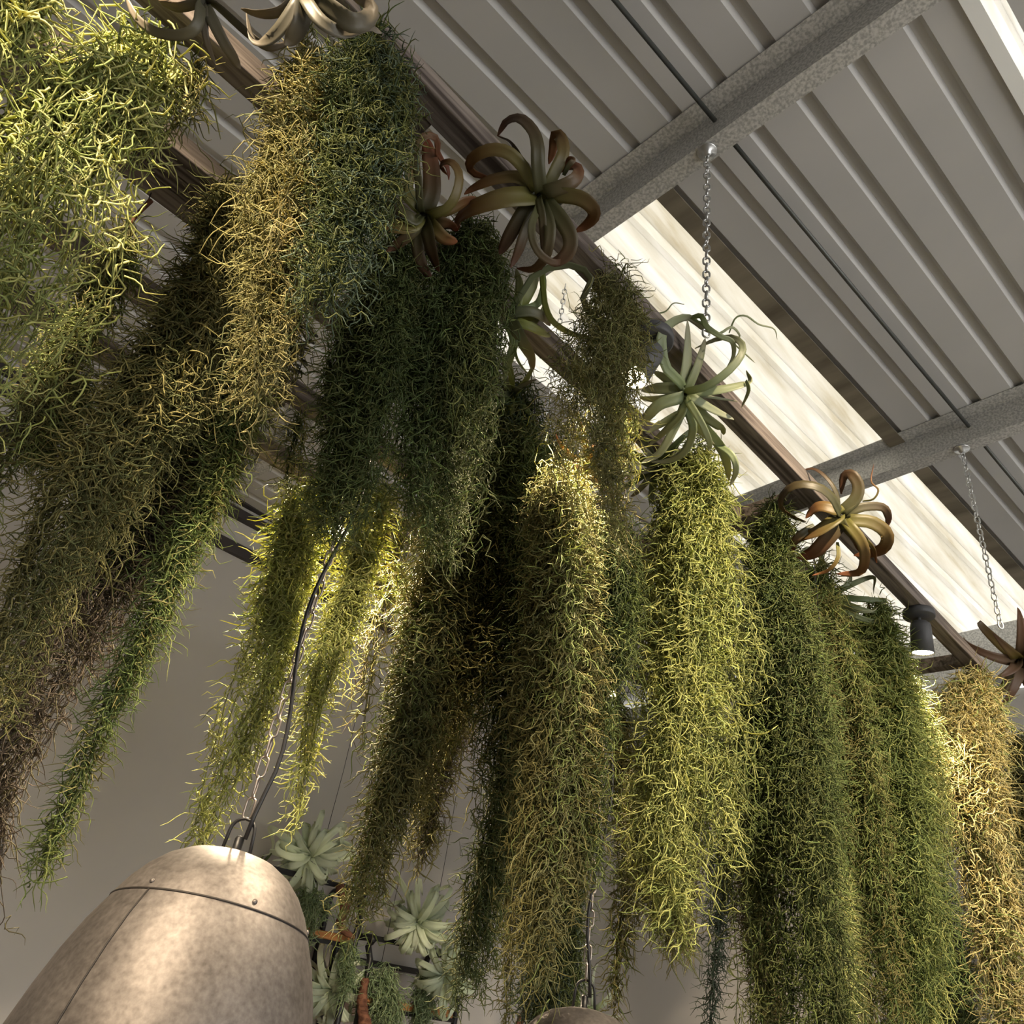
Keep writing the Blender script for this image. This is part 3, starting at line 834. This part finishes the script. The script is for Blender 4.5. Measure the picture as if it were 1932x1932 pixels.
def leaf_cols(rng, n, c0, c1, c2):
    t = np.linspace(0, 1, n)[:, None]
    a = np.array(c0) * (1 - t) + np.array(c1) * t
    a = a * (1 - t ** 2) + np.array(c2) * t ** 2
    return a * rng.uniform(.8, 1.2)


def traced_plant(centre, zoom, leaves, D, label, cols, seed=0, group=None, wscale=1.08):
    """leaves are drawn as flowing centre lines about the rosette; each gets its own depth arc"""
    rng = np.random.default_rng(seed + 500)
    ox, oy, s = zoom
    cxy = (ox + centre[0] / s, oy + centre[1] / s)
    dd = ray(*cxy); k = D / float(W.T[2] @ dd)
    C = EYE + dd * k
    t = empty('air_plant', C, label, 'air plant', group)
    for pts, w in leaves:
        dc = math.hypot(pts[0][0] - centre[0], pts[0][1] - centre[1])
        if dc < 36 * s: pts = [((centre[0] * 3 + pts[0][0]) / 4, (centre[1] * 3 + pts[0][1]) / 4)] + list(pts)
        P2 = catmull(pts, 18)
        fr = np.linspace(0, 1, 18)
        L = np.hypot(*np.diff(P2, axis=0).T).sum() / s * D / F
        amp = L * rng.uniform(.06, .30)
        tail = L * rng.uniform(-.05, .30)
        dep = D - amp * np.sin(PI * np.minimum(fr * 1.15, 1)) + tail * fr ** 2 + rng.uniform(-.01, .01)
        P = []
        for (x, y), d_ in zip(P2, dep):
            r = ray(ox + x / s, oy + y / s)
            P.append(EYE + r * (d_ / float(W.T[2] @ r)))
        P = np.array(P)
        wd = w * wscale / s * D / F * np.interp(fr, [0, .12, .35, .7, .92, 1], [.66, .92, 1.0, .88, .52, .10])
        view = unit(EYE[None] - P)
        T = unit(np.gradient(P, axis=0)); S = unit(np.cross(T, view))
        roll = rng.uniform(-.45, .45) + fr * rng.uniform(-.7, .7)
        nh = view * np.cos(roll)[:, None] + S * np.sin(roll)[:, None]
        leaf_mesh(P, wd, nh, leaf_cols(rng, 18, *cols[rng.integers(len(cols))]), t)
    core = lathe('core', [(0, .008), (.006, .005), (.009, 0), (.006, -.012), (0, -.016)], M_core, t, 12)
    return t


def rosette(C, axis, R, n, label, cols, seed=0, curl=1.0, wid=.05, group=None, nseg=16, name='air_plant'):
    rng = np.random.default_rng(seed + 900)
    t = empty(name, C, label, 'air plant', group)
    axis = unit(np.array(axis, float))
    a0 = unit(np.cross(axis, [.3, .2, .9])); b0 = np.cross(axis, a0)
    for i in range(n):
        az = i * 2.399963 + rng.uniform(-.2, .2)
        f = i / max(1, n - 1)                                   # 0 inner .. 1 outer
        out = math.cos(az) * a0 + math.sin(az) * b0
        side = np.cross(axis, out)
        el0 = 1.35 - 1.0 * f + rng.uniform(-.15, .15)
        L = R * (1.0 + .45 * rng.random()) * (.75 + .35 * f)
        k = -curl * (2.0 + 2.4 * rng.random())
        sw = rng.uniform(-1, 1) * .9
        P = [np.array(C, float) + out * .006]; el = el0; sd = 0
        for j in range(nseg - 1):
            q = j / (nseg - 1)
            d = out * math.cos(el) + axis * math.sin(el)
            d = d * math.cos(sd) + side * math.sin(sd)
            P.append(P[-1] + d * L / nseg * 1.15)
            el += k / nseg * (.35 + 1.6 * q * q + .5 * q); sd += sw / nseg
        P = np.array(P); fr = np.linspace(0, 1, nseg)
        w = R * wid * 3.2 * np.interp(fr, [0, .1, .3, .7, .93, 1], [.8, 1.0, .95, .6, .2, .05])
        T = unit(np.gradient(P, axis=0)); nh = unit(np.cross(np.cross(T, np.tile(axis + out * .2, (nseg, 1))), T) + side * rng.uniform(-.3, .3))
        leaf_mesh(P, w, nh, leaf_cols(rng, nseg, *cols[rng.integers(len(cols))]), t, channel=.4)
    return t


M_core = plain('dark_rosette_core', (.03, .028, .018), .8)
RED = [((.055, .065, .028), (.075, .048, .026), (.16, .045, .022)), ((.07, .075, .03), (.06, .052, .028), (.10, .042, .025)), ((.12, .12, .03), (.10, .07, .03), (.19, .07, .03))]
SAGE = [((.22, .27, .13), (.25, .29, .17), (.27, .28, .19)), ((.17, .22, .11), (.23, .27, .15), (.26, .25, .17))]
GRN = [((.10, .14, .05), (.14, .18, .07), (.15, .17, .08)), ((.20, .23, .05), (.20, .22, .07), (.16, .16, .08)), ((.09, .11, .06), (.12, .13, .07), (.14, .10, .06))]
GREYL = [((.075, .072, .045), (.09, .08, .055), (.17, .145, .115)), ((.06, .055, .035), (.075, .06, .045), (.12, .095, .07))]
PALEL = [((.52, .60, .44), (.74, .80, .68), (.78, .82, .72)), ((.46, .54, .40), (.66, .74, .62), (.70, .74, .66))]
ORNG = [((.24, .20, .05), (.26, .15, .05), (.32, .12, .06))]
BRN = [((.13, .09, .05), (.15, .08, .05), (.20, .11, .07)), ((.2, .16, .04), (.16, .09, .04), (.12, .07, .05))]

Z4 = (700, 200, 4.293)
traced_plant((1370, 720), Z4, [
    ([(1370, 660), (1350, 480), (1345, 330), (1310, 210), (1210, 110), (1100, 130), (1025, 245)], 105),
    ([(1320, 640), (1220, 480), (1110, 380), (980, 355), (860, 400), (800, 470), (840, 545), (990, 590)], 95),
    ([(1290, 640), (1180, 580), (1000, 600), (850, 660), (755, 715)], 100),
    ([(1280, 740), (1120, 750), (960, 790), (810, 850), (720, 920), (702, 1010)], 165),
    ([(1330, 740), (1230, 870), (1150, 1000), (1085, 1120), (1040, 1200)], 115),
    ([(1310, 860), (1240, 1030), (1190, 1180), (1130, 1310)], 85),
    ([(1340, 850), (1300, 960), (1310, 1090), (1370, 1200), (1470, 1265), (1560, 1250), (1640, 1180)], 60),
    ([(1400, 810), (1450, 960), (1440, 1120), (1400, 1240), (1310, 1320), (1180, 1315)], 85),
    ([(1440, 800), (1540, 920), (1615, 1060), (1600, 1180), (1510, 1260), (1420, 1262)], 120),
    ([(1400, 730), (1550, 720), (1700, 745), (1795, 820), (1805, 900), (1740, 970), (1650, 1020)], 115),
    ([(1420, 690), (1550, 650), (1650, 590), (1670, 520), (1600, 490), (1520, 540)], 110),
    ([(1430, 640), (1500, 500), (1555, 380), (1540, 270), (1495, 240), (1470, 370), (1440, 470)], 100),
    ([(1270, 560), (1210, 410), (1130, 290), (1030, 245)], 40),
    ([(1360, 760), (1385, 880), (1395, 1020), (1400, 1200), (1380, 1330)], 60),
    ([(1560, 560), (1600, 480), (1640, 440), (1600, 430), (1575, 500)], 40)],
    1.60, 'largest red-brown air plant with broad recurved leaves on the outer rail', RED, 1)
traced_plant((430, 880), Z4, [
    ([(440, 830), (490, 700), (490, 520), (465, 370), (440, 250)], 140),
    ([(400, 820), (385, 600), (365, 450), (385, 310), (450, 240), (530, 270), (540, 390), (620, 500), (630, 600)], 60),
    ([(350, 780), (230, 640), (150, 540), (110, 480), (130, 420), (190, 500), (260, 600)], 115),
    ([(350, 930), (240, 830), (170, 740), (130, 600)], 90),
    ([(500, 880), (620, 820), (690, 700), (710, 560), (660, 470), (600, 460), (570, 490), (620, 560)], 75),
    ([(510, 870), (640, 830), (760, 770), (850, 740)], 95),
    ([(540, 930), (640, 960), (705, 1010)], 110),
    ([(510, 980), (600, 1070), (700, 1100)], 110),
    ([(340, 970), (200, 980), (70, 960), (30, 900)], 120),
    ([(360, 990), (250, 1090), (120, 1180)], 90),
    ([(400, 1000), (380, 1150), (420, 1300), (490, 1390)], 100),
    ([(460, 1000), (500, 1180), (550, 1340)], 120),
    ([(300, 770), (310, 600), (340, 480), (410, 360)], 70)],
    1.56, 'darker red-brown air plant left of the largest one, under the outer rail', RED, 2)
traced_plant((150, 390), (920, 480, 3.64), [
    ([(170, 370), (240, 260), (320, 140), (450, 85), (600, 75), (690, 130), (715, 200), (660, 270), (665, 340), (720, 430), (830, 478), (800, 560), (772, 620), (800, 735), (880, 745), (970, 855)], 42),
    ([(160, 390), (260, 375), (350, 330), (385, 200), (370, 60)], 52),
    ([(170, 400), (290, 450), (375, 390), (400, 300)], 46),
    ([(180, 450), (300, 480), (370, 410)], 46),
    ([(368, 90), (385, 250), (400, 360), (450, 460), (560, 535), (680, 570), (790, 600)], 42),
    ([(190, 400), (300, 395), (390, 440), (430, 490)], 72),
    ([(200, 460), (300, 500), (390, 545), (435, 560)], 60),
    ([(180, 470), (240, 590), (300, 700), (310, 800)], 90),
    ([(150, 480), (180, 600), (140, 750), (110, 860)], 60),
    ([(180, 600), (205, 720), (270, 815)], 20),
    ([(205, 340), (220, 210), (195, 100)], 60),
    ([(240, 320), (300, 220), (340, 130)], 80)],
    1.84, 'green air plant with one very long corkscrew leaf, half behind moss', GRN, 3)
traced_plant((350, 455), (1150, 560, 2.4818), [
    ([(345, 410), (360, 290), (365, 110)], 50),
    ([(330, 400), (262, 330), (240, 220), (255, 150), (320, 103), (380, 98), (430, 140), (500, 178)], 44),
    ([(380, 98), (430, 90), (455, 140), (520, 185), (575, 210), (580, 280), (540, 350)], 24),
    ([(370, 420), (408, 330), (430, 260), (448, 195)], 38),
    ([(370, 440), (450, 420), (540, 360), (605, 290), (622, 230), (575, 192), (500, 200), (400, 242)], 34),
    ([(380, 450), (500, 440), (600, 420), (660, 395), (640, 345)], 40),
    ([(380, 460), (450, 466), (600, 490)], 16),
    ([(390, 475), (480, 528), (582, 575)], 40),
    ([(380, 485), (450, 560), (525, 615), (532, 645)], 44),
    ([(375, 500), (430, 590), (468, 680), (465, 722)], 30),
    ([(350, 500), (330, 560), (250, 640), (180, 700)], 36),
    ([(345, 520), (300, 620), (235, 730), (145, 782)], 38),
    ([(370, 540), (392, 620), (360, 715), (290, 765), (200, 775)], 36),
    ([(335, 470), (240, 500), (182, 555), (155, 605)], 52),
    ([(335, 445), (270, 385), (205, 350)], 44),
    ([(320, 435), (230, 430), (150, 440)], 55),
    ([(310, 465), (220, 478), (140, 472)], 38),
    ([(420, 580), (520, 700), (552, 780), (560, 860)], 44),
    ([(500, 690), (570, 740), (592, 810), (565, 885)], 28),
    ([(390, 105), (450, 132), (510, 172), (570, 142), (608, 178), (600, 208)], 12),
    ([(560, 170), (590, 100), (640, 90), (700, 130), (770, 150), (785, 200)], 8),
    ([(190, 82), (260, 70), (300, 30), (350, 35)], 7),
    ([(560, 200), (630, 262), (682, 310)], 7),
    ([(640, 392), (652, 440), (618, 520)], 18),
    ([(360, 530), (300, 560), (230, 600), (170, 640)], 40),
    ([(365, 510), (400, 600), (440, 640), (490, 690)], 36)],
    2.02, 'big pale sage air plant with many slender leaves in front of the skylight', SAGE, 4, wscale=1.12)
traced_plant((500, 300), (1380, 850, 2.4267), [
    ([(490, 280), (460, 220), (400, 172), (310, 158), (245, 195), (230, 260), (290, 305), (340, 325)], 36),
    ([(490, 275), (480, 200), (440, 132), (375, 85), (300, 100)], 18),
    ([(510, 275), (568, 220), (580, 160), (550, 112), (515, 120), (502, 200)], 44),
    ([(530, 290), (600, 260), (690, 260), (718, 305), (710, 355)], 34),
    ([(540, 320), (640, 330), (708, 380), (700, 440), (640, 470), (560, 480)], 50),
    ([(540, 345), (590, 410), (610, 480), (588, 555), (480, 565)], 40),
    ([(520, 350), (560, 400), (582, 460)], 30),
    ([(490, 330), (440, 400), (375, 465), (298, 492)], 60),
    ([(480, 315), (400, 370), (330, 400), (288, 435)], 50),
    ([(380, 345), (300, 400), (275, 465)], 30),
    ([(480, 275), (400, 260), (340, 310)], 50),
    ([(485, 420), (488, 490), (445, 548), (370, 572)], 15),
    ([(600, 390), (650, 450), (665, 515)], 16),
    ([(600, 232), (650, 222), (672, 180), (640, 140), (652, 60)], 7)],
    2.40, 'air plant with red-edged leaves on the outer rail near the second purlin', RED, 5, wscale=1.25)
traced_plant((440, 5), (200, 0, 2.415), [
    ([(430, 30), (415, 115), (350, 158), (225, 145), (135, 75), (90, -20)], 46),
    ([(450, 50), (452, 150), (470, 220), (500, 300)], 30),
    ([(470, 60), (530, 180), (580, 260), (612, 315)], 50),
    ([(500, 20), (600, 110), (680, 180), (740, 216), (805, 205), (820, 180)], 34),
    ([(420, 10), (330, 32), (240, 5)], 44),
    ([(440, 0), (380, -60), (300, -90)], 44),
    ([(460, -10), (520, -80), (600, -100)], 44)],
    1.38, 'grey-green air plant cut by the top edge, left of the other', GREYL, 6)
traced_plant((890, -40), (200, 0, 2.415), [
    ([(870, -20), (800, 48), (700, 62), (615, 40)], 46),
    ([(870, 20), (800, 130), (730, 190), (665, 178), (640, 60)], 60),
    ([(895, 0), (885, 100), (850, 165), (815, 205)], 80),
    ([(915, 10), (980, 100), (1080, 150), (1190, 128), (1255, 152)], 58),
    ([(950, -20), (1050, 60), (1130, 105), (1198, 80), (1200, 20), (1120, -10)], 80),
    ([(880, -60), (820, -90), (760, -60)], 40)],
    1.30, 'grey-green air plant cut by the top edge beside the outer rail', GREYL, 7)


def px_rosette(x, y, D, Rpx, n, label, cols, seed, curl=1.0, axis=None, wid=.05, group=None):
    d = ray(x, y); C = EYE + d * (D / float(W.T[2] @ d))
    ax = unit(-d) if axis is None else axis
    return rosette(C, ax + np.array([0, 0, -.3]), Rpx * D / F, n, label, cols, seed, curl, wid, group)


px_rosette(1240, 880, 2.35, 95, 14, 'dark green air plant low behind the big pale one', GRN[:1] + GRN[2:], 1)
px_rosette(1560, 1125, 2.95, 110, 18, 'grey-green air plant under the red-edged one at the right', SAGE + GRN[:1], 2, 1.3, wid=.035)
px_rosette(1440, 1080, 2.75, 80, 13, 'green air plant between the bright moss and the right curtain', GRN[:1] + SAGE[:1], 3, 1.2)
px_rosette(1110, 880, 1.95, 80, 12, 'orange-brown air plant tangled in the moss left of the spotlight', ORNG, 4, .9)
px_rosette(1925, 1245, 3.6, 95, 13, 'large brown-leaved air plant at the right edge', BRN, 5, .8, wid=.07)
px_rosette(1640, 1185, 3.1, 55, 12, 'small orange-brown air plant beside the rightmost green moss top', ORNG + BRN[:1], 6, 1.2)
px_rosette(965, 745, 2.3, 75, 11, 'shadowed grey-green air plant behind the moss under the corkscrew leaf', GRN, 7, 1.1)
px_rosette(1200, 1060, 2.9, 45, 9, 'small brown and green air plant on the inner rail at centre', BRN + GRN[:1], 8, .9)
# ------------------------------------------------------------------ shelf racks on the wall


def rack(x0, x1, ztop, zs, label, yb=YW, dep=.34):
    t = empty('wall_rack', ((x0 + x1) / 2, yb - dep / 2, ztop - 1.3), label, 'rack')
    yf = yb - dep
    r = .017
    for x in (x0, x1):
        P = [(x, yb - .02, .05), (x, yb - .02, ztop - .05)] + [(x, yb - .02 - .05 * (1 - math.cos(a)), ztop - .05 + .05 * math.sin(a)) for a in np.linspace(.2, PI / 2, 5)]
        P += [(x, yf + .05 * (1 - math.sin(a)), ztop - .05 + .05 * math.sin(PI / 2 - (PI / 2 - a))) for a in np.linspace(PI / 2, .2, 5)] + [(x, yf, ztop - .1), (x, yf, .05)]
        tube('side_hoop', P, r, M_black, t, 8)
    for z in zs:
        box('shelf_board', (x0 + .016, yf, z), (x1 - .016, yb - .01, z + .035), M_shelfwood, t, .003)
        box('shelf_bracket', (x0, yf - .008, z - .02), (x1, yf + .02, z - .001), M_black, t)
    box('top_bar', (x0, yf, ztop - .012), (x1, yf + .03, ztop + .012), M_black, t)
    box('back_bar', (x0, yb - .03, ztop - .12), (x1, yb - .002, ztop - .09), M_black, t)
    return t


rack(2.10, 2.72, 1.55 + .42, (1.55 + .17, 1.55 - .25), 'black framed wall rack with orange boards behind the big pendant lamp')
rack(2.84, 3.50, 1.55 + .22, (1.55 - .08, 1.55 - .45), 'black framed wall rack set lower, right of the other')
px_rosette(585, 1612, 3.95, 125, 34, 'pale silver air plant on top of the left wall rack', PALEL, 20, 3.2, wid=.036)
px_rosette(625, 1868, 3.95, 115, 30, 'pale silver air plant on the lower shelf beside the big lamp shade', PALEL, 21, 3.2, wid=.036)
px_rosette(790, 1738, 4.15, 115, 34, 'pale silver air plant on top of the right wall rack', PALEL, 22, 3.2, wid=.034)
px_rosette(842, 1838, 4.15, 110, 30, 'pale silver air plant at the right side of the right wall rack', PALEL, 23, 3.3, wid=.034)
px_rosette(1120, 1905, 4.6, 60, 14, 'pale air plant mostly below the bottom edge, behind the second lamp loop', PALEL, 24, 1.1, wid=.04)
px_rosette(480, 1640, 4.1, 45, 10, 'small dark green air plant behind the pendant lamp loop', GRN[:1], 25, 1.1, wid=.05)
for i, (ax, lab) in enumerate([([(590, 1670, 60), (590, 1710, 90), (590, 1760, 70)], 'pale green moss tuft under the top rack plant'),
                               ([(655, 1770, 50), (650, 1830, 50), (640, 1880, 24)], 'pale green moss hanging from the orange shelf end'),
                               ([(720, 1815, 70), (725, 1860, 110), (740, 1915, 90), (745, 1960, 60)], 'pale green moss cushion on the right wall rack'),
                               ([(800, 1840, 50), (795, 1890, 60), (790, 1960, 50)], 'pale green moss beside the right rack plants')]):
    moss(ax, PALE, lab, Y=3.72, dens=3.6, lpx=20, wpx=1.9, seed=900 + i)
# driftwood bark
def bark(P, R, label):
    P = np.array([at_y(x, y, Y) for x, y, Y in P])
    a = P[0]
    rng = np.random.default_rng(int(abs(P[0][0]) * 100))
    P2 = catmull(P, 14); rr = np.interp(np.linspace(0, 1, 14), np.linspace(0, 1, len(R)), R) * rng.uniform(.8, 1.2, 14)
    o = tube('driftwood', P2 - a, rr, M_bark, None, 7); o.location = tuple(map(float, a)); tag(o, label, 'driftwood')


bark([(690, 1845, 3.7), (683, 1890, 3.7), (692, 1960, 3.7)], [.018, .03, .035], 'brown bark piece standing between the two wall racks')
bark([(640, 1668, 3.72), (650, 1715, 3.72), (640, 1745, 3.72), (668, 1770, 3.7)], [.02, .03, .02, .012], 'brown bark piece under the first rack hoop')
bark([(1003, 1885, 3.4), (985, 1920, 3.4), (960, 1965, 3.4)], [.008, .02, .024], 'brown bark piece cut by the bottom edge near the dark moss column')


# trailing vines with small round leaves
def vine(pts, Y, label, nl, seed):
    rng = np.random.default_rng(seed)
    P = catmull([at_y(x, y, Y) for x, y in pts], 30)
    t = empty('trailing_vine', P[0], label, 'vine')
    tube('stem', P, .0022, M_vine, t, 5)
    for i in range(nl):
        p = P[int((i + .5) / nl * 29)]
        a = rng.uniform(0, 2 * PI)
        d = np.array([math.cos(a), math.sin(a), -.3]); d /= np.linalg.norm(d)
        s = np.cross(d, [0, 0, 1]); s /= np.linalg.norm(s); n_ = np.cross(s, d)
        c = p + d * .014
        ring = [c + .013 * (math.cos(b) * d + .7 * math.sin(b) * s) for b in np.linspace(0, 2 * PI, 9)[:-1]]
        V = [c + n_ * .002, c - n_ * .002] + ring
        V = [np.array(v) - P[0] for v in V]
        faces = [(0, 2 + k, 2 + (k + 1) % 8) for k in range(8)] + [(1, 2 + (k + 1) % 8, 2 + k) for k in range(8)]
        poly_mesh('leaf', V, faces, M_vine, t, True)


M_vine = plain('vine_leaf', (.05, .05, .04), .6)
vine([(590, 622), (575, 655), (568, 690), (553, 730), (535, 765)], 1.93, 'dark trailing vine with round leaves hanging by the inner rail', 22, 1)
vine([(535, 748), (515, 762), (498, 772)], 1.95, 'short dark vine twig pointing left below the other vine', 7, 2)
# dark bare stem holding the narrow olive strand
P0 = at_y(285, 378, 1.55)
st = tube('moss_stem', [np.array([0, 0, 0.0])] + [at_y(x, y, 1.56) - P0 for x, y in ((268, 395), (252, 412), (243, 430))], [.007, .006, .006, .004], M_bark, None, 6)
st.location = tuple(map(float, P0)); tag(st, 'dark bare stem holding the narrow olive strand under the doubled rail', 'stem')
print('moss tris', NT[0])
